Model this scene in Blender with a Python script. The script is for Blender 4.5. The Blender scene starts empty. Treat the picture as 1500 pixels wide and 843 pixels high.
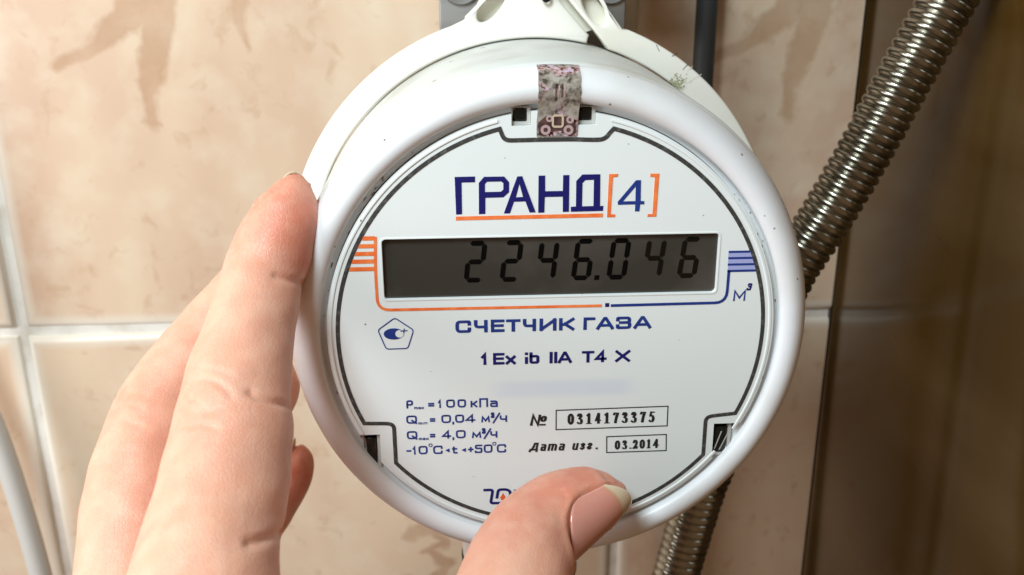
import bpy, bmesh, math, random
import numpy as np
from mathutils import Vector, Matrix
random.seed(4); np.random.seed(4)
S = 0.001                      # everything below is measured in millimetres, written to the scene in metres
scene = bpy.context.scene
C = scene.collection

# ------------------------------------------------------------------ camera
P_, Y_, R_ = .32381, .053037, -.0048116
fwd = Vector((math.sin(Y_)*math.cos(P_), math.cos(Y_)*math.cos(P_), -math.sin(P_)))
rt0 = Vector((math.cos(Y_), -math.sin(Y_), 0)); up0 = rt0.cross(fwd)
rt = rt0*math.cos(R_)+up0*math.sin(R_); up = up0*math.cos(R_)-rt0*math.sin(R_)
cam = bpy.data.cameras.new('camera'); co = bpy.data.objects.new('camera', cam); C.objects.link(co)
CAM = Vector((-14.934, -148.698, 58.918))
M = Matrix((rt, up, -fwd)).transposed().to_4x4(); M.translation = CAM*S
co.matrix_world = M
cam.sensor_width = 36; cam.lens = 32.4; cam.clip_start = .005; cam.clip_end = 20
cam.dof.use_dof = True; cam.dof.focus_distance = .160; cam.dof.aperture_fstop = 30
scene.camera = co

# ------------------------------------------------------------------ world and lamps
w = bpy.data.worlds.new('World'); scene.world = w; w.use_nodes = True
bg = w.node_tree.nodes['Background']; bg.inputs[0].default_value = (1, .62, .35, 1); bg.inputs[1].default_value = .19

def area(name, loc, target, size, sizey, power, col):
    l = bpy.data.lights.new(name, 'AREA'); l.shape = 'RECTANGLE'; l.size = size*S; l.size_y = sizey*S
    l.energy = power; l.color = col
    o = bpy.data.objects.new(name, l); C.objects.link(o)
    o.location = Vector(loc)*S
    o.rotation_euler = (Vector(target)-Vector(loc)).to_track_quat('-Z', 'Y').to_euler()
    return o
area('left_window_light', (-450, -170, 80), (-60, 60, -10), 240, 260, 1.66, (.97, .97, 1))
area('overhead_light', (-170, -235, 310), (0, 0, 0), 130, 130, 2.02, (.80, .94, 1))
vs = scene.view_settings
scene.display_settings.display_device = 'sRGB'
vs.view_transform = 'Standard'; vs.look = 'None'; vs.gamma = 1; vs.exposure = .1; vs.use_curve_mapping = False
scene.cycles.use_denoising = True

# ------------------------------------------------------------------ materials
def mat(name, col, rough=.5, metal=0, spec=.5, coat=0, bump=None, mottle=None, sss=None, specks=None):
    m = bpy.data.materials.new(name); m.use_nodes = True; nt = m.node_tree; N = nt.nodes; L = nt.links
    b = N['Principled BSDF']
    b.inputs['Base Color'].default_value = (*col, 1); b.inputs['Roughness'].default_value = rough
    b.inputs['Metallic'].default_value = metal; b.inputs['Specular IOR Level'].default_value = spec
    b.inputs['Coat Weight'].default_value = coat
    tc = N.new('ShaderNodeTexCoord')
    out = None
    if mottle:
        col2, sc, lo, hi = mottle
        n = N.new('ShaderNodeTexNoise'); n.inputs['Scale'].default_value = sc; n.inputs['Detail'].default_value = 5
        L.new(tc.outputs['Object'], n.inputs['Vector'])
        r = N.new('ShaderNodeMapRange'); r.inputs[1].default_value = lo; r.inputs[2].default_value = hi
        L.new(n.outputs[0], r.inputs[0])
        mx = N.new('ShaderNodeMix'); mx.data_type = 'RGBA'; mx.inputs[6].default_value = (*col, 1); mx.inputs[7].default_value = (*col2, 1)
        L.new(r.outputs[0], mx.inputs[0]); out = mx.outputs[2]
    if specks:
        scol, sc, th = specks
        v = N.new('ShaderNodeTexVoronoi'); v.inputs['Scale'].default_value = sc
        L.new(tc.outputs['Object'], v.inputs['Vector'])
        r = N.new('ShaderNodeMapRange'); r.inputs[1].default_value = th; r.inputs[2].default_value = th*.6
        L.new(v.outputs['Distance'], r.inputs[0])
        mx = N.new('ShaderNodeMix'); mx.data_type = 'RGBA'; mx.inputs[6].default_value = (*col, 1); mx.inputs[7].default_value = (*scol, 1)
        L.new(r.outputs[0], mx.inputs[0])
        if out: L.new(out, mx.inputs[6])
        out = mx.outputs[2]
    if out: L.new(out, b.inputs['Base Color'])
    if bump:
        sc, st = bump
        n = N.new('ShaderNodeTexNoise'); n.inputs['Scale'].default_value = sc; n.inputs['Detail'].default_value = 4
        L.new(tc.outputs['Object'], n.inputs['Vector'])
        bp = N.new('ShaderNodeBump'); bp.inputs['Strength'].default_value = 1; bp.inputs['Distance'].default_value = st*S
        L.new(n.outputs[0], bp.inputs['Height']); L.new(bp.outputs[0], b.inputs['Normal'])
    if sss:
        b.inputs['Subsurface Weight'].default_value = sss[0]; b.inputs['Subsurface Scale'].default_value = sss[1]*S
        b.inputs['Subsurface Radius'].default_value = sss[2]
    return m

WHITE = mat('white_plastic', (.76, .78, .80), .36, bump=(250, .03), mottle=((.66, .66, .64), 55, .42, .75), specks=((.2, .17, .13), 150, .045), sss=(.12, 1.2, (1, .9, .8)))
HOUS = mat('grey_white_plastic', (.60, .62, .59), .42, bump=(300, .03), mottle=((.44, .42, .35), 55, .48, .75), specks=((.1, .09, .07), 130, .07))
CREAM = mat('cream_plastic', (.80, .79, .72), .38, bump=(260, .03), mottle=((.68, .64, .52), 45, .5, .8), specks=((.1, .08, .05), 90, .05))
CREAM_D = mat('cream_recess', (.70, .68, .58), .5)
INK_B = mat('blue_ink', (.006, .028, .19), .5, mottle=((.012, .04, .24), 900, .4, .7))
INK_N = mat('navy_ink', (.002, .003, .115), .5)
INK_O = mat('orange_ink', (.80, .14, .025), .5, mottle=((.9, .25, .07), 500, .4, .7))
INK_L = mat('lavender_ink', (.34, .38, .66), .5)
INK_K = mat('black_ink', (.012, .012, .016), .5)
INK_R = mat('flame_ink', (.75, .12, .03), .5)
BAND = mat('dark_grey_band', (.035, .035, .033), .55, mottle=((.10, .10, .09), 1100, .5, .7), bump=(1500, .04))
LCDM = mat('display_glass', (.036, .033, .028), .10, mottle=((.082, .074, .062), 34, .44, .66))  # mottle paints the cover's uneven reflections into the display colour
SEG = mat('display_segment', (.001, .001, .001), .5, spec=.1)
SEGD = mat('display_segment_faint', (.006, .0045, .003), .5, spec=.1)
BLACK = mat('black_plastic', (.006, .008, .007), .2)
FRAME = mat('slot_frame_plastic', (.45, .45, .42), .4)
STEEL = mat('corrugated_steel', (.37, .355, .30), .24, metal=1, mottle=((.12, .105, .075), 140, .45, .8), bump=(400, .02))
GALV = mat('galvanised_steel', (.34, .34, .33), .5, metal=.6, mottle=((.22, .22, .21), 160, .4, .7), specks=((.05, .05, .05), 160, .1))
CABLE = mat('grey_cable', (.05, .058, .060), .5)
WCABLE = mat('white_cable', (.62, .61, .57), .4)
GROUT = mat('white_grout', (.74, .72, .66), .85, bump=(700, .15), mottle=((.58, .54, .46), 120, .45, .75), specks=((.12, .09, .06), 70, .07))
PANEL = mat('brown_gloss_panel', (.066, .032, .005), .12, spec=.5, mottle=((.10, .056, .018), 30, .42, .68), bump=(14, .06))

for n_ in list(PANEL.node_tree.nodes):                # marks on the panel run along it
    if n_.type == 'TEX_NOISE':
        mp_ = PANEL.node_tree.nodes.new('ShaderNodeMapping'); mp_.inputs['Scale'].default_value = (1, .28, 1)
        src_ = n_.inputs['Vector'].links[0].from_socket
        PANEL.node_tree.links.new(src_, mp_.inputs[0]); PANEL.node_tree.links.new(mp_.outputs[0], n_.inputs['Vector'])

def node_mat_face():
    m = mat('label_plastic', (.74, .785, .775), .38, specks=((.25, .22, .18), 120, .035))
    nt = m.node_tree; N = nt.nodes; L = nt.links; b = N['Principled BSDF']
    src = b.inputs['Base Color'].links[0].from_socket
    g = N.new('ShaderNodeNewGeometry'); sp = N.new('ShaderNodeSeparateXYZ'); L.new(g.outputs['Position'], sp.inputs[0])
    def win(sock, lo, hi, soft):
        a = N.new('ShaderNodeMapRange'); a.interpolation_type = 'SMOOTHSTEP'; a.inputs[1].default_value = (lo-soft)*S; a.inputs[2].default_value = (lo+soft)*S
        c = N.new('ShaderNodeMapRange'); c.interpolation_type = 'SMOOTHSTEP'; c.inputs[1].default_value = (hi+soft)*S; c.inputs[2].default_value = (hi-soft)*S
        L.new(sock, a.inputs[0]); L.new(sock, c.inputs[0])
        mu = N.new('ShaderNodeMath'); mu.operation = 'MULTIPLY'; L.new(a.outputs[0], mu.inputs[0]); L.new(c.outputs[0], mu.inputs[1]); return mu.outputs[0]
    a = win(sp.outputs[0], -10, 14, 2.5); c = win(sp.outputs[2], -11.6, -8.6, .8)      # the faint rubbed-out line of print
    mu = N.new('ShaderNodeMath'); mu.operation = 'MULTIPLY'; L.new(a, mu.inputs[0]); L.new(c, mu.inputs[1])
    mu2 = N.new('ShaderNodeMath'); mu2.operation = 'MULTIPLY'; mu2.inputs[1].default_value = .55; L.new(mu.outputs[0], mu2.inputs[0])
    mx = N.new('ShaderNodeMix'); mx.data_type = 'RGBA'; mx.inputs[7].default_value = (.60, .66, .76, 1)
    L.new(mu2.outputs[0], mx.inputs[0]); L.new(src, mx.inputs[6]); L.new(mx.outputs[2], b.inputs['Base Color'])
    return m
FACE = node_mat_face()

TW, TH = 190.5, 250.0        # tile pitch
def tile_mat():
    m = bpy.data.materials.new('beige_glazed_tile'); m.use_nodes = True; nt = m.node_tree; N = nt.nodes; L = nt.links
    b = N['Principled BSDF']; b.inputs['Roughness'].default_value = .27
    tc = N.new('ShaderNodeTexCoord'); ob = tc.outputs['Object']
    def noise(sc, det, vec=ob, dist=0):
        n = N.new('ShaderNodeTexNoise'); n.inputs['Scale'].default_value = sc; n.inputs['Detail'].default_value = det
        n.inputs['Distortion'].default_value = dist; L.new(vec, n.inputs['Vector']); return n
    def math_(op, a, c=None, clamp=False):
        n = N.new('ShaderNodeMath'); n.operation = op; n.use_clamp = clamp
        for i, v in enumerate((a, c)):
            if v is None: continue
            if isinstance(v, (int, float)): n.inputs[i].default_value = v
            else: L.new(v, n.inputs[i])
        return n.outputs[0]
    def mix(f, a, c):
        n = N.new('ShaderNodeMix'); n.data_type = 'RGBA'; L.new(f, n.inputs[0]) if not isinstance(f, float) else None
        for i, v in ((6, a), (7, c)):
            if isinstance(v, tuple): n.inputs[i].default_value = (*v, 1)
            else: L.new(v, n.inputs[i])
        return n.outputs[2]
    def rng(v, lo, hi, o0=0, o1=1):
        n = N.new('ShaderNodeMapRange'); n.inputs[1].default_value = lo; n.inputs[2].default_value = hi
        n.inputs[3].default_value = o0; n.inputs[4].default_value = o1; L.new(v, n.inputs[0]); return n.outputs[0]
    # random shift per tile
    oi = N.new('ShaderNodeObjectInfo')
    va = N.new('ShaderNodeVectorMath'); va.operation = 'ADD'; L.new(ob, va.inputs[0])
    cx = N.new('ShaderNodeCombineXYZ'); L.new(oi.outputs['Random'], cx.inputs[0]); L.new(cx.outputs[0], va.inputs[1])
    v2 = va.outputs[0]
    # vertical streakiness
    mp = N.new('ShaderNodeMapping'); mp.inputs['Scale'].default_value = (1, 1, .35); L.new(v2, mp.inputs[0])
    c1 = mix(rng(noise(22, 3, mp.outputs[0]).outputs[0], .35, .68), (.76, .60, .435), (.62, .43, .305))
    c2 = mix(rng(noise(90, 5, v2).outputs[0], .45, .75, 0, .6), c1, (.76, .66, .50))
    c3 = mix(rng(noise(150, 4, v2, .4).outputs[0], .59, .71, 0, .42), c2, (.52, .33, .20))
    # run marks printed in the glaze: a fan of tapering strokes, the same motif on every tile
    wob = noise(120, 3); wv = N.new('ShaderNodeVectorMath'); wv.operation = 'SCALE'
    sb = N.new('ShaderNodeVectorMath'); sb.operation = 'SUBTRACT'; L.new(wob.outputs['Color'], sb.inputs[0]); sb.inputs[1].default_value = (.5, .5, .5)
    L.new(sb.outputs[0], wv.inputs[0]); wv.inputs['Scale'].default_value = .0075
    wa = N.new('ShaderNodeVectorMath'); wa.operation = 'ADD'; L.new(ob, wa.inputs[0]); L.new(wv.outputs[0], wa.inputs[1])
    sx = N.new('ShaderNodeSeparateXYZ'); L.new(wa.outputs[0], sx.inputs[0]); X, Z = sx.outputs[0], sx.outputs[2]
    segs = [((-44, -24), (-42, 3.), 8., 5.2), ((-42, 3.), (-46.5, 23), 5.0, 2.0), ((-46.5, 23), (-47, 29.5), 2.0, 2.4), ((-49, 29.5),(-45,29.5),.8,.8),
            ((-44, -18), (-50, 0), 6.5, 4), ((-50, 0), (-62, 9), 4., 2.4), ((-62, 9), (-72, 13.), 2.4, 1.8),
            ((-17, -20), (-18.5, 0), 4.5, 2.3), ((-18.5, 0), (-17.5, 8), 1.8, .7),
            ((52, -20), (56, 0), 7, 3), ((56, 0), (55, 16), 3, 1), ((10, -30), (16, -12), 6, 2), ((22, -76), (31, -79), 1.6, 1.8), ((31, -79), (36, -73), 1.8, 1.6), ((36, -73), (27, -69), 1.6, 1.2), ((29, -69), (37, -64), 1.5, 2.2), ((37, -64), (31, -56), 2.2, 2.6), ((31, -56), (20, -58), 2.6, 1.2)]
    dm = None
    for (ax, az), (bx, bz), ra, rb in segs:
        az, bz = -30-az, -30-bz          # motif hangs from the upper part of the tile
        ax, az, bx, bz, ra, rb = [q*S for q in (ax, az, bx, bz, ra, rb)]
        dx, dz = bx-ax, bz-az; l2 = dx*dx+dz*dz
        px = math_('SUBTRACT', X, ax); pz = math_('SUBTRACT', Z, az)
        t = math_('DIVIDE', math_('ADD', math_('MULTIPLY', px, dx), math_('MULTIPLY', pz, dz)), l2, True)
        ex = math_('SUBTRACT', px, math_('MULTIPLY', t, dx)); ez = math_('SUBTRACT', pz, math_('MULTIPLY', t, dz))
        d = math_('SQRT', math_('ADD', math_('MULTIPLY', ex, ex), math_('MULTIPLY', ez, ez)))
        d = math_('SUBTRACT', d, math_('ADD', math_('MULTIPLY', t, rb-ra), ra))
        dm = d if dm is None else math_('MINIMUM', dm, d)
    f = math_('MULTIPLY', rng(dm, .0010, -.0008, 0, .68), rng(noise(70, 4).outputs[0], .3, .6, .55, 1))
    c4 = mix(f, c3, (.46, .27, .155))
    # paler glaze along the tile's rim
    so = N.new('ShaderNodeSeparateXYZ'); L.new(ob, so.inputs[0])
    ed = math_('MINIMUM', math_('SUBTRACT', (TW/2-1.4)*S, math_('ABSOLUTE', so.outputs[0])), math_('SUBTRACT', (TH/2-1.4)*S, math_('ABSOLUTE', so.outputs[2])))
    c5 = mix(rng(ed, .0045, .0012, 0, .75), c4, (.82, .78, .68))
    L.new(c5, b.inputs['Base Color'])
    bp = N.new('ShaderNodeBump'); bp.inputs['Distance'].default_value = .00025; bp.inputs['Strength'].default_value = .6
    L.new(noise(45, 3, v2).outputs[0], bp.inputs['Height']); L.new(bp.outputs[0], b.inputs['Normal'])
    return m
TILE = tile_mat()

def sticker_mat():
    m = bpy.data.materials.new('holographic_seal'); m.use_nodes = True; nt = m.node_tree; N = nt.nodes; L = nt.links
    b = N['Principled BSDF']; b.inputs['Roughness'].default_value = .24; b.inputs['Metallic'].default_value = .45
    tc = N.new('ShaderNodeTexCoord')
    def noise(sc, det, dist=0):
        n = N.new('ShaderNodeTexNoise'); n.inputs['Scale'].default_value = sc; n.inputs['Detail'].default_value = det; n.inputs['Distortion'].default_value = dist
        L.new(tc.outputs['Object'], n.inputs['Vector']); return n.outputs[0]
    r = N.new('ShaderNodeValToRGB'); L.new(noise(900, 4, .3), r.inputs[0]); e = r.color_ramp.elements
    e[0].position = .34; e[0].color = (.10, .08, .065, 1); e[1].position = .62; e[1].color = (.56, .53, .48, 1)
    x = e.new(.46); x.color = (.36, .33, .28, 1)
    r2 = N.new('ShaderNodeValToRGB'); L.new(noise(1500, 2), r2.inputs[0]); e = r2.color_ramp.elements
    e[0].position = .4; e[0].color = (.05, .015, .015, 1); e[1].position = .62; e[1].color = (.72, .62, .85, 1); x = e.new(.5); x.color = (.62, .40, .38, 1)
    rg = N.new('ShaderNodeMapRange'); rg.inputs[1].default_value = .53; rg.inputs[2].default_value = .58; L.new(noise(240, 2, .5), rg.inputs[0])
    mx = N.new('ShaderNodeMix'); mx.data_type = 'RGBA'; L.new(rg.outputs[0], mx.inputs[0]); L.new(r.outputs[0], mx.inputs[6]); L.new(r2.outputs[0], mx.inputs[7])
    L.new(mx.outputs[2], b.inputs['Base Color'])
    bp = N.new('ShaderNodeBump'); bp.inputs['Distance'].default_value = .00012; bp.inputs['Strength'].default_value = 1; L.new(noise(420, 3, 1.0), bp.inputs['Height']); L.new(bp.outputs[0], b.inputs['Normal'])
    return m
STICK = sticker_mat()
ST_D = mat('seal_dark_print', (.045, .022, .02), .4, mottle=((.10, .05, .045), 900, .4, .6))
ST_C = mat('seal_cream_print', (.52, .42, .30), .4)
ST_P = mat('seal_pink_print', (.55, .40, .40), .35, metal=.3)

# ------------------------------------------------------------------ helpers
def obj(name, verts, faces, m, parent=None, smooth=True, loc=(0, 0, 0)):
    me = bpy.data.meshes.new(name); l = Vector(loc)
    me.from_pydata([((v[0]-l[0])*S, (v[1]-l[1])*S, (v[2]-l[2])*S) for v in verts], [], faces); me.update()
    if smooth: me.shade_smooth()
    me.materials.append(m)
    o = bpy.data.objects.new(name, me); C.objects.link(o)
    o.location = l*S
    if parent: attach(o, parent)
    return o
def attach(o, p):
    o.parent = p; pl = p.location if p.parent is None else (p.location+p.parent.location if p.parent.parent is None else p.location)
    o.matrix_parent_inverse = Matrix.Translation(-Vector(world_loc(p)))
WL = {}
def world_loc(p):
    v = Vector(p.location)
    if p.parent: v = Matrix(p.matrix_parent_inverse) @ v + world_loc(p.parent)
    return v
def tag(o, label=None, cat=None, group=None, kind=None):
    if label: o['label'] = label
    if cat: o['category'] = cat
    if group: o['group'] = group
    if kind: o['kind'] = kind
    return o
def empty(name, loc, label, cat, group=None):
    o = bpy.data.objects.new(name, None); C.objects.link(o); o.location = Vector(loc)*S; o.empty_display_size = .01
    return tag(o, label, cat, group)
def edge_smooth(o, ang=35):
    o.data.set_sharp_from_angle(angle=math.radians(ang))
def lathe(name, prof, m, parent, n=256, a0=0, a1=2*math.pi, axis='Y', c=(0, 0, 0), sharp=40):
    vs_, fs = [], []; k = len(prof); full = abs(a1-a0-2*math.pi) < 1e-6; cnt = n if full else n+1
    for i in range(cnt):
        a = a0+(a1-a0)*i/n
        for r, y in prof:
            if axis == 'Y': vs_.append((c[0]+r*math.cos(a), c[1]+y, c[2]+r*math.sin(a)))
            else: vs_.append((c[0]+r*math.cos(a), c[1]+r*math.sin(a), c[2]+y))
    for i in range(n):
        j = (i+1) % cnt
        for q in range(k-1): fs.append((i*k+q, j*k+q, j*k+q+1, i*k+q+1))
    o = obj(name, vs_, fs, m, parent); fixn(o); edge_smooth(o, sharp); return o
def fixn(o):
    bm = bmesh.new(); bm.from_mesh(o.data); bmesh.ops.recalc_face_normals(bm, faces=bm.faces); bm.to_mesh(o.data); bm.free()
def box(name, x0, x1, y0, y1, z0, z1, m, parent=None, bev=0, loc=(0, 0, 0), seg=2):
    bm = bmesh.new(); bmesh.ops.create_cube(bm, size=1)
    for v in bm.verts: v.co = Vector(((x0+x1)/2+v.co.x*(x1-x0), (y0+y1)/2+v.co.y*(y1-y0), (z0+z1)/2+v.co.z*(z1-z0)))
    if bev: bmesh.ops.bevel(bm, geom=bm.edges[:], offset=bev, segments=seg, profile=.5, affect='EDGES')
    vs_ = [tuple(v.co) for v in bm.verts]; fs = [[v.index for v in f.verts] for f in bm.faces]; bm.verts.index_update(); bm.free()
    o = obj(name, vs_, fs, m, parent, smooth=bool(bev), loc=loc)
    if bev: edge_smooth(o, 50)
    return o
def catmull(P, n):
    P = [Vector(p) for p in P]; Q = [2*P[0]-P[1]]+P+[2*P[-1]-P[-2]]; out = []
    for i in range(1, len(Q)-2):
        a, b, c, d = Q[i-1:i+3]
        for k in range(n):
            t = k/n
            out.append(.5*((2*b)+(c-a)*t+(2*a-5*b+4*c-d)*t*t+(3*b-a-3*c+d)*t**3))
    out.append(P[-1]); return out
def resample(pts, step):
    L = [0]
    for a, b in zip(pts, pts[1:]): L.append(L[-1]+(b-a).length)
    n = max(2, int(L[-1]/step)); out = []; j = 0
    for i in range(n+1):
        s = L[-1]*i/n
        while j < len(L)-2 and L[j+1] < s: j += 1
        out.append(pts[j].lerp(pts[j+1], (s-L[j])/max(1e-9, L[j+1]-L[j])))
    return out, L[-1]/n
def tube(name, pts, rad, m, parent=None, n=24, caps=True):
    """rad: function(index, arclength) -> radius"""
    vs_, fs = [], []; up_ = Vector((.13, .97, .2)); s = 0
    for i, p in enumerate(pts):
        t = (pts[min(i+1, len(pts)-1)]-pts[max(i-1, 0)]).normalized()
        u = t.cross(up_).normalized(); v = t.cross(u)
        if i: s += (p-pts[i-1]).length
        r = rad(i, s)
        for k in range(n):
            a = 2*math.pi*k/n; vs_.append(tuple(p+u*math.cos(a)*r+v*math.sin(a)*r))
    for i in range(len(pts)-1):
        for k in range(n):
            k2 = (k+1) % n; fs.append((i*n+k, i*n+k2, (i+1)*n+k2, (i+1)*n+k))
    if caps: fs.append(tuple(range(n))[::-1]); fs.append(tuple(range((len(pts)-1)*n, len(pts)*n)))
    o = obj(name, vs_, fs, m, parent); fixn(o); return o

def fill_shape(name, loops, y0, y1, m, parent, bevel=0.0, smooth_ang=40):
    """closed 2D loops (x,z) filled with holes and given thickness from y0 (front) to y1 (back)"""
    cu = bpy.data.curves.new(name, 'CURVE'); cu.dimensions = '2D'; cu.fill_mode = 'BOTH'
    cu.extrude = ((y1-y0)/2-bevel)*S; cu.bevel_depth = bevel*S; cu.bevel_resolution = 2; cu.offset = -bevel*S
    for lp in loops:
        sp = cu.splines.new('POLY'); sp.points.add(len(lp)-1); sp.use_cyclic_u = True
        for pt, (x, z) in zip(sp.points, lp): pt.co = (x*S, z*S, 0, 1)
    t = bpy.data.objects.new('tmp', cu); C.objects.link(t)
    me = bpy.data.meshes.new_from_object(t.evaluated_get(bpy.context.evaluated_depsgraph_get()))
    bpy.data.objects.remove(t); bpy.data.curves.remove(cu)
    for v in me.vertices: v.co = (v.co.x, (y0+y1)/2*S-v.co.z, v.co.y)
    me.name = name; me.materials.clear(); me.materials.append(m)
    bm = bmesh.new(); bm.from_mesh(me); bmesh.ops.remove_doubles(bm, verts=bm.verts, dist=1e-7); bmesh.ops.recalc_face_normals(bm, faces=bm.faces); bm.to_mesh(me); bm.free()
    me.shade_smooth(); me.set_sharp_from_angle(angle=math.radians(smooth_ang))
    o = bpy.data.objects.new(name, me); C.objects.link(o)
    if parent: attach(o, parent)
    return o
def circ(r, n=96, cx=0, cz=0, ry=None, rot=0):
    ry = ry or r; o = []
    for i in range(n):
        a = 2*math.pi*i/n; x, z = r*math.cos(a), ry*math.sin(a)
        o.append((cx+x*math.cos(rot)-z*math.sin(rot), cz+x*math.sin(rot)+z*math.cos(rot)))
    return o
def rrect(x0, x1, z0, z1, r, n=6):
    o = []
    for cx, cz, a in ((x1-r, z1-r, 0), (x0+r, z1-r, 90), (x0+r, z0+r, 180), (x1-r, z0+r, 270)):
        for i in range(n+1):
            b = math.radians(a+90*i/n); o.append((cx+r*math.cos(b), cz+r*math.sin(b)))
    return o

# --- flat print: stroked lettering
def round_poly(P, r, closed=False):
    if r <= 0: return P
    out = []; n = len(P)
    for i, p in enumerate(P):
        if not closed and i in (0, n-1): out.append(p); continue
        a = Vector(P[i-1]); b = Vector(p); c = Vector(P[(i+1) % n])
        l1 = (a-b).length; l2 = (c-b).length; q = min(r, l1*.5, l2*.5)
        s = b+(a-b).normalized()*q; e = b+(c-b).normalized()*q
        for k in range(6):
            t = k/5; out.append(tuple(s*(1-t)**2+b*2*t*(1-t)+e*t*t))
    return out
def stroke(P, wx, wz, closed=False, cap=True):
    """ribbon along P with an elliptical pen: wx = width of upright strokes, wz = of level ones"""
    P = [Vector(p) for p in P]; Q = [P[0]]
    for p in P[1:]:
        if (p-Q[-1]).length > 1e-4: Q.append(p)
    if closed and (Q[0]-Q[-1]).length < 1e-4: Q.pop()
    P = Q; n = len(P); vs_ = []
    def hw(d):
        nx, nz = -d.y, d.x
        return math.sqrt((wx*nx)**2+(wz*nz)**2)/2
    if cap and not closed:
        d = (P[0]-P[1]).normalized(); P[0] = P[0]+d*(math.sqrt((wx*d.x)**2+(wz*d.y)**2)/2)
        d = (P[-1]-P[-2]).normalized(); P[-1] = P[-1]+d*(math.sqrt((wx*d.x)**2+(wz*d.y)**2)/2)
    for i in range(n):
        if closed: a, c = P[i-1], P[(i+1) % n]
        else: a, c = P[max(i-1, 0)], P[min(i+1, n-1)]
        d1 = (P[i]-a).normalized() if (P[i]-a).length > 1e-6 else (c-P[i]).normalized()
        d2 = (c-P[i]).normalized() if (c-P[i]).length > 1e-6 else d1
        n1 = Vector((-d1.y, d1.x)); n2 = Vector((-d2.y, d2.x)); mm = n1+n2
        if mm.length < .35: mm = n2
        mm.normalize(); h = (hw(d1)+hw(d2))/2/max(.45, mm.dot(n1))
        vs_.append(P[i]+mm*h); vs_.append(P[i]-mm*h)
    fs = [(2*i, 2*i+1, 2*((i+1) % n)+1, 2*((i+1) % n)) for i in range(n if closed else n-1)]
    return vs_, fs
def smooth2(P, closed=False, k=5):
    V = [Vector((*p, 0)) for p in P]
    if closed:
        m_ = len(V); W = V+V[:3]+[]; Q = [V[-1]]+V+V[:2]; out = []
        for i in range(1, m_+1):
            a, b, c, d = Q[i-1:i+3]
            for j in range(k):
                t = j/k; out.append(.5*((2*b)+(c-a)*t+(2*a-5*b+4*c-d)*t*t+(3*b-a-3*c+d)*t**3))
        return [(v.x, v.y) for v in out]
    return [(v.x, v.y) for v in catmull(V, k)]
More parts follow.
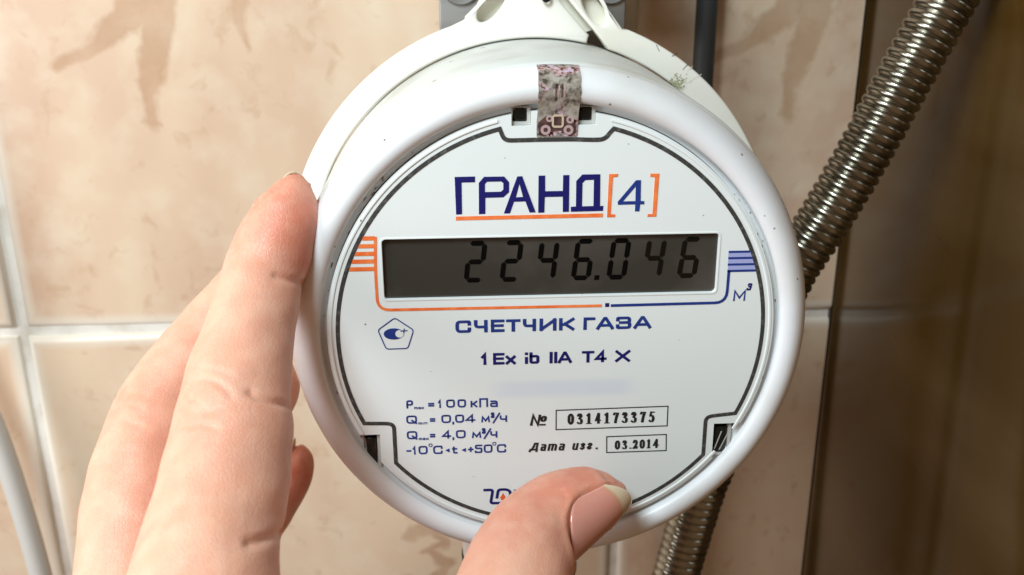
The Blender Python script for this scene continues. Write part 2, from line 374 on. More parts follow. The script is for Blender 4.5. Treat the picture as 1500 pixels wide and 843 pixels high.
# each glyph: list of (points in a unit box, rounding) ; 's' = smooth curve, 'c' = closed smooth
q = .28
G = {
 'С': [([(1, .74), (1, 1), (0, 1), (0, 0), (1, 0), (1, .26)], q)], 'Ч': [([(0, 1), (0, .42), (1, .42)], q), ([(1, 1), (1, 0)], 0)],
 'Е': [([(1, 1), (0, 1), (0, 0), (1, 0)], 0), ([(0, .52), (.92, .52)], 0)], 'Т': [([(0, 1), (1, 1)], 0), ([(.5, 1), (.5, 0)], 0)],
 'И': [([(0, 1), (0, 0)], 0), ([(0, .02), (1, .98)], 0), ([(1, 1), (1, 0)], 0)], 'К': [([(0, 1), (0, 0)], 0), ([(0, .46), (.3, .48), (1, 1)], 0), ([(.36, .52), (1, 0)], 0)],
 'Г': [([(1, 1), (0, 1), (0, 0)], 0)], 'А': [([(0, 0), (.45, 1), (.55, 1), (1, 0)], 0), ([(.18, .28), (.82, .28)], 0)],
 'З': [([(0, .8), (0, 1), (.97, 1), (.97, .53), (.25, .53)], .2), ([(.6, .53), (1, .53), (1, 0), (0, 0), (0, .22)], .2)],
 '1': [([(0, .72), (.75, 1), (.75, 0)], 0)], 'x': [([(0, 0), (1, 1)], 0), ([(0, 1), (1, 0)], 0)],
 'i': [([(.5, .5), (.5, 0)], 0), ([(.5, .985), (.5, 1.0)], 0)], 'b': [([(0, 1), (0, 0), (1, 0), (1, .7), (0, .7)], .2)], 'I': [([(.5, 0), (.5, 1)], 0)],
 '4': [([(.72, 0), (.72, 1), (0, .25), (1, .25)], 0)], 'P': [([(0, 0), (0, 1), (1, 1), (1, .42), (0, .42)], q)],
 'm': [([(0, 0), (0, 1)], 0), ([(0, 1), (1, 1), (1, 0)], .3), ([(.5, 1), (.5, 0)], 0)], 'n': [([(0, 0), (0, 1)], 0), ([(0, 1), (1, 1), (1, 0)], .3)],
 'a': [([(.05, 1), (1, 1), (1, 0)], .3), ([(1, .57), (0, .57), (0, 0), (1, 0)], .22)], '=': [([(0, .9), (1, .9)], 0), ([(0, .1), (1, .1)], 0)],
 '0': [([(.5, 1), (0, 1), (0, 0), (1, 0), (1, 1), (.49, 1)], .32)], 'к': [([(0, 1), (0, 0)], 0), ([(0, .5), (.3, .5), (1, 1)], 0), ([(.35, .55), (1, 0)], 0)],
 'П': [([(0, 0), (0, 1), (1, 1), (1, 0)], 0)], 'Q': [([(.5, 1), (0, 1), (0, 0), (1, 0), (1, 1), (.49, 1)], .32), ([(.55, .35), (1.0, -.08)], 0)],
 ',': [([(.7, 1), (.2, 0)], 0)], 'м': [([(0, 0), (.08, 1), (.5, .15), (.92, 1), (1, 0)], 0)], 
 '3': [([(0, .85), (0, 1), (.95, 1), (.95, .55), (.35, .55)], .2), ([(.6, .55), (1, .55), (1, 0), (0, 0), (0, .15)], .2)], '/': [([(0, 0), (1, 1)], 0)],
 'ч': [([(0, 1), (0, .4), (1, .4)], .25), ([(1, 1), (1, 0)], 0)], '-': [([(0, .5), (1, .5)], 0)], '°': [([(.5, 1), (0, 1), (0, 0), (1, 0), (1, 1), (.49, 1)], .4)],
 '<': [([(1, 1), (0, .5), (1, 0)], 0)], 't': [([(.25, 1), (.25, 0), (1, 0)], .25), ([(0, .72), (.9, .72)], 0)], '+': [([(0, .5), (1, .5)], 0), ([(.5, 0), (.5, 1)], 0)],
 '5': [([(1, 1), (.05, 1), (.05, .58), (1, .58), (1, 0), (0, 0), (0, .14)], .16)], 'M': [([(0, 0), (0, 1), (.5, .25), (1, 1), (1, 0)], 0)],
 'N': [([(0, 0), (0, 1), (1, 0), (1, 1)], 0)], 'o': [([(.5, 1), (0, .8), (0, .2), (.5, 0), (1, .2), (1, .8)], 'c')], '.': [([(.5, .35), (.5, .65)], 0)],
 'Д': [([(.15, .14), (.9, .14)], 0), ([(0, -.08), (.05, .14)], 0), ([(.92, -.08), (.92, .14)], 0), ([(.22, .14), (.42, .6), (.48, 1), (.85, 1), (.85, .14)], 0)],
 'u': [([(0, 1), (0, 0), (1, 0)], .35), ([(1, 1), (1, 0)], 0)], 'з': [([(0, .88), (.5, 1), (.95, .8), (.35, .54)], 's'), ([(.45, .54), (1, .28), (.5, 0), (0, .14)], 's')],
 'г': [([(.05, .86), (.5, 1), (.95, .78), (.5, .5), (.05, .24), (.5, 0), (.95, .16)], 's')],
}
G['E'] = G['Е']; G['A'] = G['А']; G['T'] = G['Т']; G['X'] = G['x']; G['C'] = G['С']
SER = {   # book-face figures, drawn with a broad pen
 '0': [([(.5, 1), (.12, .78), (.08, .5), (.12, .22), (.5, 0), (.88, .22), (.92, .5), (.88, .78)], 'c')],
 '1': [([(.52, .97), (.52, .0)], 0), ([(.15, .86), (.5, .98)], 0), ([(.2, 0), (.84, 0)], 0)],
 '2': [([(.1, .72), (.25, .96), (.55, 1), (.85, .8), (.75, .5), (.4, .22), (.1, .04)], 's'), ([(.1, .04), (.9, .04), (.95, .22)], 0)],
 '3': [([(.1, .8), (.3, .98), (.62, .98), (.78, .76), (.4, .53)], 's'), ([(.45, .53), (.85, .38), (.82, .1), (.45, 0), (.08, .1)], 's')],
 '4': [([(.66, 0), (.66, 1)], 0), ([(.66, 1), (.04, .3), (.96, .3)], 0)],
 '5': [([(.9, .98), (.3, .98), (.22, .6)], 0), ([(.22, .6), (.6, .62), (.88, .36), (.7, .06), (.35, 0), (.06, .1)], 's')],
 '7': [([(.08, .82), (.14, .98), (.92, .98)], 0), ([(.9, .96), (.6, .5), (.42, 0)], 's')],
 '.': [([(.5, .3), (.5, .7)], 0)]}
def lettering(rows, w, m, parent, y=-.06, table=G, shear=0, wz=None, name='lettering'):
    vs_, fs = [], []; wz = wz or w; dy = 0
    for ch, x, z, cw, h in rows:
        k = 0
        for pts, rd in table[ch]:
            iw = max(cw-w, .01); ih = max(h-wz, .01)
            P = [(x+w/2+a*iw, z+wz/2+b_*ih) for a, b_ in pts]
            closed = False
            if rd == 's': P = smooth2(P)
            elif rd == 'c': P = smooth2(P, True); closed = True
            elif rd: P = round_poly(P, rd*min(iw, ih)*1.2)
            if shear: P = [(px+(pz-z)*shear, pz) for px, pz in P]
            v, f = stroke(P, w, wz, closed)
            o = len(vs_); yy = y-.006*(k % 4); k += 1
            vs_ += [(p.x, yy, p.y) for p in v]; fs += [tuple(i+o for i in g) for g in f]
    return obj(name, vs_, fs, m, parent, smooth=False)
def ribbon(name, P, wd, m, parent, y=-.06, closed=False, cap=False):
    v, f = stroke(P, wd, wd, closed, cap)
    return obj(name, [(p.x, y, p.y) for p in v], f, m, parent, smooth=False)

# ------------------------------------------------------------------ the wall
WALL_Y = 130
wall = box('wall', -420, 104.6, WALL_Y+1.6, WALL_Y+14, -420, 420, GROUT, loc=(0, WALL_Y, 0)); tag(wall, kind='structure')
wall['label'] = 'beige tiled wall with white grout joints behind the meter'
bm = bmesh.new(); bmesh.ops.create_cube(bm, size=1)
gap = 3.0
for v in bm.verts: v.co = Vector((v.co.x*(TW-gap), v.co.y*7, v.co.z*(TH-gap)))
fr = [e for e in bm.edges if all(v.co.y < 0 for v in e.verts)]
bmesh.ops.bevel(bm, geom=fr, offset=2.6, segments=4, profile=.6, affect='EDGES')
bm.verts.index_update()
tme = bpy.data.meshes.new('tile'); 
for v in bm.verts: v.co *= S
bm.to_mesh(tme); bm.free(); tme.shade_smooth(); tme.set_sharp_from_angle(angle=math.radians(60)); tme.materials.append(TILE)
def tile(cx, cz, me=tme, tx=None):
    o = bpy.data.objects.new('tile', me); C.objects.link(o)
    o.location = (cx*S, (WALL_Y+3.5)*S, cz*S); attach(o, wall)
    o.rotation_euler = (random.uniform(-.003, .003), 0, random.uniform(-.003, .003))
    return o
GX, GZ = 34.2+1.3, -44.6
for i in (-2, -1):
    for j in (-1, 0, 1):
        tile(GX+TW*(i+.5), GZ+TH*(j+.5)-1.6)
# the column cut short by the side panel
bm = bmesh.new(); bm.from_mesh(tme)
cut = (104.7-(GX+TW*.5))*S
r_ = bmesh.ops.bisect_plane(bm, geom=bm.verts[:]+bm.edges[:]+bm.faces[:], plane_co=(cut, 0, 0), plane_no=(1, 0, 0), clear_outer=True)
bmesh.ops.edgeloop_fill(bm, edges=[e for e in r_['geom_cut'] if isinstance(e, bmesh.types.BMEdge)])
tme2 = bpy.data.meshes.new('tile_cut'); bm.to_mesh(tme2); bm.free(); tme2.materials.clear(); tme2.materials.append(TILE)
for j in (-1, 0, 1): tile(GX+TW*.5, GZ+TH*(j+.5)-1.6, tme2)

# side panel standing out from the wall at the right
pan = box('side_panel', 105.5, 123, 12, WALL_Y+6, -420, 420, PANEL, bev=.8, loc=(114, 0, -420))
box('seam_shade_strip', 104.8, 105.45, 130.2, 131, -420, 420, BLACK, pan)  # black strip stands in for the shaded gap between tiles and panel
tag(pan, 'dark brown glossy cupboard panel standing against the tiles right of the steel hose', 'panel')

# ------------------------------------------------------------------ gas meter
gm = empty('gas_meter', (0, 45, -50), 'round white gas meter with blue and orange lettering and a digital counter', 'gas meter')
lathe('bezel', [(38.95, 2.2), (39.0, 1.5), (39.75, 1.45), (39.95, 1.2), (40.0, .1), (40.1, -.3), (40.5, -.75), (41.2, -1.1), (42.1, -1.2), (43.0, -.95), (43.8, -.4), (44.5, .5), (45.1, 1.6), (45.5, 2.7), (45.65, 3.4), (45.6, 3.9), (45.2, 4.2), (44.6, 4.3)], WHITE, gm, n=360, sharp=60)
lathe('housing', [(44.5, 4.2), (45.0, 4.05), (45.75, 4.4), (46.1, 5.2), (47.1, 40), (47.2, 44.5), (47.2, 60), (44, 66), (30, 67), (.01, 67)], HOUS, gm, n=256, sharp=50)
# face plate with the window and the slots cut through it
slots = [(-7.0, -3.85, 36.35, 39.4), (3.72, 6.68, 36.4, 39.4), (-34.0, -30.8, -25.0, -18.2), (29.6, 33.1, -24.9, -18.0)]
plate = fill_shape('face_plate', [circ(38.85, 256), rrect(-28.75, 28.2, 7.25, 17.85, .7), rrect(slots[0][0], slots[0][1], slots[0][2], 38.1, .15), rrect(slots[1][0], slots[1][1], slots[1][2], 38.1, .15)], 0, 1.8, FACE, gm)
def cutter(x0, x1, z0, z1):
    bm = bmesh.new(); bmesh.ops.create_cube(bm, size=1)
    for v in bm.verts: v.co = Vector((((x0+x1)/2+v.co.x*(x1-x0))*S, v.co.y*9*S, ((z0+z1)/2+v.co.z*(z1-z0))*S))
    me = bpy.data.meshes.new('c'); bm.to_mesh(me); bm.free(); o = bpy.data.objects.new('c', me); C.objects.link(o); return o
cs = [cutter(-36, -30.8, -25.0, -18.2), cutter(29.6, 36, -24.9, -18.0), cutter(-7.0, -3.85, 37.9, 40), cutter(3.72, 6.68, 37.9, 40)]
for c_ in cs:
    md = plate.modifiers.new('b', 'BOOLEAN'); md.object = c_; md.operation = 'DIFFERENCE'; md.solver = 'EXACT'
bpy.context.view_layer.update()
nm = bpy.data.meshes.new_from_object(plate.evaluated_get(bpy.context.evaluated_depsgraph_get()))
plate.modifiers.clear(); plate.data = nm
for c_ in cs: bpy.data.objects.remove(c_)
# low ridge round the plate
lathe('ledge_ring', [(37.95, -.02), (38.05, -.16), (38.3, -.2), (38.5, -.12), (38.55, -.02)], FACE, gm, n=256, a0=math.radians(-30), a1=math.radians(76))
lathe('ledge_ring', [(37.95, -.02), (38.05, -.16), (38.3, -.2), (38.5, -.12), (38.55, -.02)], FACE, gm, n=256, a0=math.radians(104), a1=math.radians(208))
lathe('ledge_ring', [(37.95, -.02), (38.05, -.16), (38.3, -.2), (38.5, -.12), (38.55, -.02)], FACE, gm, n=128, a0=math.radians(217), a1=math.radians(322))
lathe('inner_floor', [(.01, 2.6), (28, 2.6), (42, 2.6)], BLACK, gm, n=96)
for k, (x0, x1, z0, z1) in enumerate(slots):
    f = fill_shape('clip_slot', [rrect(x0+.05, x1-.05, z0+.05, z1-.05, .2), rrect(x0+.2, x1-.6, z0+.6, z1-.2, .2)], .7, 2.2, FRAME, gm)
    if k < 2:
        b_ = lathe('plug', [(.01, .9), (1.0, .9), (1.25, 1.1), (1.25, 2.4)], BLACK, f, n=32, c=((x0+x1)/2-.1, 0, (z0+z1)/2+.1))
    else:
        box('plug', x0+.6, x1-.8, .9, 2.4, z0+.5, z1-1.1, BLACK, f, bev=.15)
        if k == 3:
            ribbon('scratch', [(x0+.6, z0+1.4), (x0+1.7, z0+5.0)], .22, FRAME, f, y=.68); ribbon('scratch', [(x0+1.5, z0+1.2), (x1-.6, z0+4.6)], .2, FRAME, f, y=.67)
# dark band round the label, stepping in round the slots
def arc(a0, a1, r=37.0, n=60): return [(r*math.cos(math.radians(a0+(a1-a0)*i/n)), r*math.sin(math.radians(a0+(a1-a0)*i/n))) for i in range(n+1)]
def ang(x, z): return math.degrees(math.atan2(z, x))
bp_ = arc(ang(9.6, 35.7), ang(33.35, -16.0)) + round_poly([(33.3, -16.05), (30.0, -16.3), (28.0, -16.6), (28.0, -24.1)], 1.8)[1:-1] + arc(ang(28, -24.2), ang(-28.2, -24.0)-0) \
    + round_poly([(-28.25, -23.9), (-28.2, -16.2), (-30.2, -16.0), (-33.3, -16.0)], 1.9)[1:-1] + arc(ang(-33.4, -15.9)+360, ang(-8.9, 35.9)) + round_poly([(-8.85, 35.9), (-8.2, 34.05), (6.0-12.2, 34.05), (-2.5, 34.1), (3, 34.1), (6.2, 33.95), (8.3, 34.0), (9.4, 35.8)], 1.1)[1:-1]
ribbon('label_outline', bp_, .72, BAND, gm, y=-.05, closed=True)
# display
rim = fill_shape('window_rim', [rrect(-29.05, 28.5, 6.95, 18.15, .9), rrect(-28.75, 28.2, 7.25, 17.85, .7)], -.07, .02, FACE, gm, bevel=.03)
lcd = box('display', -30, 29.5, .75, 1.6, 6, 19, LCDM, gm)
SEGS = {'a': ((.03, 1), (.97, 1)), 'g': ((.03, .5), (.97, .5)), 'd': ((.03, 0), (.97, 0)), 'f': ((0, .515), (0, .985)), 'b': ((1, .515), (1, .985)), 'e': ((0, .015), (0, .485)), 'c': ((1, .015), (1, .485))}
NUM = {'2': 'abged', '4': 'fgbc', '6': 'afgedc', '0': 'abcdef'}
def digit(ch, x, w_, z0, h, m):
    vs_, fs = [], []; t = .86
    for s in NUM[ch]:
        (ax, az), (bx, bz) = SEGS[s]
        A = Vector((t/2+ax*(w_-t), t/2+az*(h-t))); B = Vector((t/2+bx*(w_-t), t/2+bz*(h-t)))
        d = (B-A).normalized(); n_ = Vector((-d.y, d.x)); L_ = (B-A).length
        A2, B2 = A-d*(.02 if abs(d.x) > .5 else .0), B+d*(.02 if abs(d.x) > .5 else .0)
        pts = [A2, A2+d*t*.45+n_*t/2, B2-d*t*.45+n_*t/2, B2, B2-d*t*.45-n_*t/2, A2+d*t*.45-n_*t/2]
        o = len(vs_); vs_ += [(x+p.x+p.y*.115, .70, z0+p.y) for p in pts]; fs.append(tuple(range(o, o+6)))
    return obj('digit', vs_, fs, m, lcd, smooth=False)
for i, ch in enumerate('2246046'):
    digit(ch, -15.3+6.11*i, 3.4, 9.75, 7.35, SEG if i < 4 else (SEG if i == 4 else SEGD))
obj('decimal_point', [(7.1, .70, 9.75), (7.95, .70, 9.75), (8.05, .70, 10.6), (7.2, .70, 10.6)], [(0, 1, 2, 3)], SEG, lcd, smooth=False)

# print on the label
LOGO = {
 'Г': [[[-16.34, 28.2], [-13.02, 28.23], [-13.04, 27.28], [-15.24, 27.26], [-15.27, 21.94], [-16.25, 21.9]]],
 'Р': [[[-12.42, 27.13], [-11.55, 28.15], [-8.25, 28.15], [-7.45, 27.19], [-7.46, 25.54], [-8.41, 24.68], [-11.38, 24.64], [-11.42, 21.93], [-12.48, 21.89]], [[-11.43, 25.61], [-8.81, 25.62], [-8.4, 25.97], [-8.39, 27.06], [-8.74, 27.34], [-11.08, 27.33], [-11.41, 26.98]]],
 'А': [[[-8.35, 21.93], [-6.1, 28.12], [-5.29, 28.16], [-3.06, 22.05], [-4.07, 22.02], [-4.76, 23.92], [-6.66, 23.9], [-7.34, 21.94]], [[-5.75, 26.88], [-5.16, 24.68], [-6.35, 24.64]]],
 'Н': [[[-2.6, 28.2], [-1.52, 28.21], [-1.5, 25.58], [1.43, 25.58], [1.45, 28.22], [2.47, 28.23], [2.49, 22.04], [1.47, 22.03], [1.44, 24.62], [-1.55, 24.61], [-1.62, 21.97], [-2.63, 21.96]]],
 'Д': [[[2.8, 22.87], [3.65, 22.91], [3.63, 27.2], [4.64, 28.28], [7.59, 28.28], [7.68, 22.92], [8.23, 22.94], [8.19, 22.08], [2.82, 22.03]], [[4.66, 22.92], [4.67, 26.85], [5.12, 27.34], [6.56, 27.37], [6.58, 22.94]]],
 '4': [[[10.62, 23.57], [13.56, 27.18], [14.38, 27.19], [14.47, 23.64], [15.07, 23.63], [15.1, 23.07], [14.41, 23.09], [14.32, 21.88], [13.57, 21.9], [13.58, 23.1], [10.69, 23.07]], [[11.5, 23.64], [13.55, 26.16], [13.59, 23.66]]]}
for k, v in LOGO.items():
    o = fill_shape('letter', v, -.06, -.01, INK_N if k != '4' else INK_B, gm)
for v in ([[[-16.31, 21.54], [8.18, 21.66], [8.2, 21.01], [-16.33, 20.9]]], [[[9.03, 28.29], [10.53, 28.29], [10.49, 27.8], [9.7, 27.76], [9.5, 21.49], [10.28, 21.42], [10.26, 20.97], [8.91, 20.97]]], [[[15.92, 28.24], [17.39, 28.24], [17.21, 20.93], [15.71, 20.93], [15.75, 21.38], [16.55, 21.39], [16.68, 27.65], [15.92, 27.71]]]):
    fill_shape('orange_mark', v, -.065, -.012, INK_O, gm)
lettering([["С", -16.85, .9, 2.72, 2.28], ["Ч", -13.65, .9, 2.36, 2.29], ["Е", -10.76, .9, 2.39, 2.29], ["Т", -8.11, .9, 2.5, 2.28], ["Ч", -5.21, .9, 2.29, 2.29], ["И", -2.32, .9, 2.95, 2.29], ["К", 1.07, .9, 2.7, 2.29], ["Г", 5.31, .9, 2.08, 2.29], ["А", 7.56, .9, 3.12, 2.3], ["З", 11.0, .9, 2.72, 2.3], ["А", 14.07, .9, 3.19, 2.3]], .62, INK_B, gm, wz=.50)
lettering([["1", -12.54, -5.2, 1.09, 2.16], ["E", -10.45, -5.21, 2.03, 2.17], ["x", -8.25, -5.22, 1.82, 1.63], ["i", -4.86, -5.23, .52, 2.17], ["b", -4.07, -5.23, 1.77, 2.17], ["I", -.53, -5.24, .5, 2.17], ["I", .28, -5.24, .5, 2.17], ["A", .92, -5.25, 2.52, 2.17], ["T", 5.16, -5.26, 2.19, 2.18], ["4", 7.43, -5.27, 2.12, 2.18], ["X", 11.06, -5.29, 2.69, 2.18]], .56, INK_N, gm, wz=.46)
sp = [[["P", -25.86, -13.2, 1.19, 1.59], ["=", -22.01, -12.9, 1.06, .5], ["1", -20.27, -13.26, .58, 1.6], ["0", -18.83, -13.28, 1.55, 1.59], ["0", -16.83, -13.31, 1.52, 1.6], ["к", -14.52, -13.34, 1.21, 1.28], ["П", -12.97, -13.36, 1.56, 1.76], ["a", -11.06, -13.38, 1.38, 1.28]],
 [["Q", -25.99, -16.21, 1.9, 1.61], ["=", -21.8, -15.9, .93, .5], ["0", -19.77, -16.28, 1.73, 1.61], [",", -17.84, -16.61, .31, .56], ["0", -17.32, -16.3, 1.6, 1.61], ["4", -15.51, -16.32, 1.8, 1.61], ["м", -12.67, -16.35, 1.57, 1.21], ["3", -10.95, -15.55, .66, 1.12], ["/", -10.65, -16.62, 1.39, 2.1], ["ч", -9.36, -16.38, 1.32, 1.29]],
 [["Q", -26.01, -19.3, 1.87, 1.62], ["=", -21.9, -19.0, .94, .5], ["4", -19.76, -19.37, 1.64, 1.62], [",", -17.89, -19.71, .28, .57], ["0", -17.25, -19.4, 1.74, 1.63], ["м", -14.39, -19.44, 1.68, 1.23], ["3", -12.6, -18.63, .7, 1.14], ["/", -12.3, -19.7, 1.4, 2.13], ["ч", -11.1, -19.48, 1.29, 1.31]],
 [["-", -26.22, -21.79, .88, .26], ["1", -25.09, -22.38, .59, 1.68], ["0", -24.04, -22.39, 1.64, 1.68], ["°", -22.14, -20.98, .55, .67], ["C", -21.42, -22.42, 1.71, 1.68], ["<", -19.07, -22.09, .63, .67], ["t", -18.02, -22.45, .98, 1.44], ["<", -16.16, -22.12, .67, .68], ["+", -15.14, -22.21, .98, 1.02], ["5", -13.95, -22.48, 1.4, 1.69], ["0", -12.3, -22.49, 1.58, 1.69], ["°", -10.68, -21.06, .55, .67], ["C", -9.94, -22.52, 1.69, 1.7]]]
for r in sp: lettering([c if c[0] != '=' else [c[0], c[1], c[2]-.1, c[3], .82] for c in r if c[0] != '°'], .32, INK_B, gm)
lettering([['°', -22.2, -20.98, .7, .7], ['°', -10.72, -21.06, .7, .7]], .16, INK_B, gm)
for r in ([["m", -24.5, -13.39, .65, .43], ["a", -23.75, -13.4, .45, .43], ["x", -23.23, -13.4, .44, .43]], [["m", -23.86, -16.42, .62, .44], ["I", -23.1, -16.42, .14, .43], ["n", -22.8, -16.42, .5, .44]], [["m", -23.9, -19.52, .62, .44], ["a", -23.17, -19.52, .45, .44], ["x", -22.62, -19.53, .49, .44]]):
    lettering(r, .13, INK_B, gm)
lettering([["N", -4.0, -17.3, 1.7, 2.15], ["o", -2.15, -16.6, 1.1, 1.2], ["-", -2.3, -17.35, 1.15, .36]], .52, INK_K, gm, shear=.2, wz=.32)
lettering([["Д", -4.2, -22.5, 1.75, 1.75], ["a", -2.12, -22.46, 1.0, 1.4], ["m", -.8, -22.46, 1.65, 1.4], ["a", 1.2, -22.47, 1.05, 1.41], ["u", 3.66, -22.47, 1.05, 1.41], ["з", 5.08, -22.47, .9, 1.41], ["г", 6.3, -22.47, 1.0, 1.41], [".", 7.99, -22.47, .4, .42]], .42, INK_K, gm, shear=.2, wz=.32)
lettering([[c, 2.76+1.63*i, -17.27, 1.3, 2.1] for i, c in enumerate('0314173375')], .52, INK_K, gm, table=SER, wz=.16)
lettering([["0", 11.48, -22.6, 1.1, 1.78], ["3", 12.8, -22.6, 1.1, 1.78], [".", 14.22, -22.59, .4, .32], ["2", 14.72, -22.58, 1.14, 1.78], ["0", 16.03, -22.56, 1.1, 1.77], ["1", 17.3, -22.55, .95, 1.78], ["4", 18.43, -22.54, 1.3, 1.78]], .44, INK_K, gm, table=SER, wz=.15)
ribbon('number_box', [(.76, -14.4), (20.95, -14.2), (20.98, -18.12), (.78, -18.23)], .2, INK_K, gm, closed=True)
ribbon('date_box', [(10.02, -19.96), (20.92, -19.86), (21.04, -23.14), (10.11, -23.18)], .2, INK_K, gm, closed=True)
# orange frame line with its bars, blue line with its bars
ribbon('orange_line', [(-29.72, 18.35)]+round_poly([(-29.75, 18.35), (-30.0, 12.45), (-29.95, 5.42), (8.45, 5.3)], 2.1)[1:], .5, INK_O, gm, y=-.062)
def cx_at(z): return math.sqrt(max(0, 36.7**2-z*z))
for i in range(5):
    z = 18.1-1.33*i
    x0 = -cx_at(z)
    obj('orange_bar', [(x0, -.058, z-.36), (-29.9, -.058, z-.36), (-29.8, -.058, z+.36), (x0+.2, -.058, z+.36)], [(0, 1, 2, 3)], INK_O, gm, smooth=False)
ribbon('blue_line', [(10.0, 5.28)]+round_poly([(10.0, 5.3), (30.2, 5.35), (30.25, 11.2)], 2.1)[1:], .5, INK_B, gm, y=-.062)
obj('blue_square', [(9.02, -.062, 5.05), (9.72, -.062, 5.05), (9.72, -.062, 5.75), (9.02, -.062, 5.75)], [(0, 1, 2, 3)], INK_N, gm, smooth=False)
obj('lavender_patch', [(30.05, -.055, 11.1), (cx_at(11.1), -.055, 11.1), (cx_at(14.5), -.055, 14.5), (29.95, -.055, 14.5)], [(0, 1, 2, 3)], INK_L, gm, smooth=False)
for z in (14.5, 13.38, 12.24, 11.1):
    obj('blue_bar', [(30.0, -.062, z-.2), (cx_at(z), -.062, z-.2), (cx_at(z), -.062, z+.2), (29.95, -.062, z+.2)], [(0, 1, 2, 3)], INK_B, gm, smooth=False)
lettering([["M", 31.35, 5.6, 2.1, 2.0]], .3, INK_B, gm, shear=.04)
lettering([["3", 33.5, 7.5, .8, 1.3]], .3, INK_N, gm, shear=.25)
# pentagon mark
ribbon('pentagon_mark', round_poly([(-27.14, 3.95), (-24.02, 1.62), (-25.15, -1.75), (-28.87, -1.78), (-30.13, 1.78)], .5, True), .2, INK_B, gm, closed=True)
fill_shape('oval_mark', [circ(1.72, 48, -27.45, 1.0, ry=1.02), circ(.78, 32, -26.45, 1.02, ry=.72)], -.065, -.015, INK_B, gm)
ribbon('star_mark', [(-26.2, 1.5), (-25.15, 1.55)], .18, INK_B, gm, cap=True); ribbon('star_mark', [(-25.62, 1.95), (-25.75, 1.05)], .16, INK_B, gm, y=-.07)
# maker's mark and TM
ribbon('maker_mark', round_poly([(-12.49, -30.15), (-10.75, -30.15), (-11.2, -32.95), (-8.6, -32.98), (-7.6, -32.4), (-7.55, -30.6), (-8.2, -30.15), (-9.75, -30.15), (-10.05, -32.0)], .5), .52, INK_N, gm, y=-.062)
fill_shape('flame_mark', [[(-9.2, -32.35), (-9.45, -31.85), (-9.1, -31.35), (-8.9, -30.85), (-8.55, -31.5), (-8.45, -31.95), (-8.7, -32.35)]], -.07, -.02, INK_R, gm)
lettering([["T", -6.97, -31.21, .64, .95], ["M", -6.2, -31.21, .8, .95]], .14, INK_B, gm)

# holographic seal bent over the rim
prof = [(45.75, 3.45), (45.62, 2.7), (45.22, 1.55), (44.62, .42), (43.88, -.52), (43.05, -1.08), (42.1, -1.33), (41.15, -1.23), (40.4, -.88), (39.6, -.5), (38.6, -.3), (37.2, -.18), (34.62, -.16)]
vs_, fs = [], []; nx = 14
for r, y in prof:
    for i in range(nx+1):
        t = i/nx; z_t = (r-34.6)/11.2; x = -2.94+.25*z_t+(6.6+.25*z_t)*t
        e = .12*math.sin(i*5+r*3)*(0 if 0 < i < nx else 1)
        zz = math.sqrt(r*r-x*x) if r > 39 else r-.0
        if 37 < r <= 39: zz = r*.5+.5*math.sqrt(r*r-x*x)
        vs_.append((x+e*.5, y-.02*math.sin(i*2.1+r*2), zz))
for j in range(len(prof)-1):
    for i in range(nx): a = j*(nx+1)+i; fs.append((a, a+1, a+nx+2, a+nx+1))
st = obj('seal_sticker', vs_, fs, STICK, gm)
fill_shape('seal_print', [[(-2.6, 34.9), (-1.6, 34.7), (-.9, 35.3), (.9, 35.6), (1.6, 35.0), (2.6, 34.65), (3.4, 35.2), (3.45, 36.2), (2.6, 37.2), (1.9, 38.2), (-1.0, 38.3), (-1.9, 37.6), (-2.75, 36.8)]], -.24, -.20, ST_D, st)
for cx_, cz_, rr in ((-1.5, 35.7, .82), (2.2, 35.65, .8), (2.45, 37.3, .62), (-.9, 37.5, .55)):
    ribbon('seal_ring', circ(rr*.72, 20, cx_, cz_), rr*.55, ST_P, st, y=-.27, closed=True)
ribbon('seal_square', rrect(-.35, 1.25, 36.2, 38.0, .35), .34, ST_C, st, y=-.32, closed=True)
for i, xx in enumerate((-.1, .4, .85, 1.3)):
    vs_ = [(xx, -1.22, 41.0), (xx+.16, -1.22, 41.0), (xx+.2, -1.42, 42.1), (xx+.25, -1.18, 43.1-.25*(i % 2)), (xx+.02, -1.18, 43.1-.25*(i % 2)), (xx, -1.42, 42.1)]
    vs_ = [(a, b-.04, math.sqrt(c*c-a*a)) for a, b, c in vs_]
    obj('seal_stripe', vs_, [(0, 1, 2, 5), (5, 2, 3, 4)], ST_D if i % 2 == 0 else ST_P, st, smooth=False)

# mounting flange: split ring with a hanger above
def arcp(r, a0, a1, n): return [(r*math.cos(math.radians(a0+(a1-a0)*i/n)), r*math.sin(math.radians(a0+(a1-a0)*i/n))) for i in range(n+1)]
outl = [(1.0, 61.4), (12.0, 48.9), (13.9, 46.6)] + arcp(47.5, 71.5, -283.0, 260) + [(11.1, 47.9), (10.7, 48.3), (-.4, 60.6), (-3, 62.5), (-6.0, 59.3), (-10.3, 54.9), (-14.2, 50.9)] \
    + arcp(52.5, 108.5, 428.5, 240) + [(17.9, 49.0), (13.4, 54.9), (9.6, 60.4), (6, 62.5)]
fl = fill_shape('mounting_flange', [outl, circ(1.9, 32, -8.4, 54.2, ry=4.4, rot=math.radians(-38)), circ(1.8, 32, 12.0, 53.3, ry=4.0, rot=math.radians(33))], 43, 47.5, CREAM, gm, bevel=.5)
obj('hanger_back', [(-14, 46.0, 51.5), (-3, 46.0, 62), (8, 46.0, 61), (16.5, 46.0, 50), (9, 46.0, 47.9), (-9, 46.0, 47.9)], [(0, 1, 2, 3, 4, 5)], CREAM_D, gm, smooth=False)
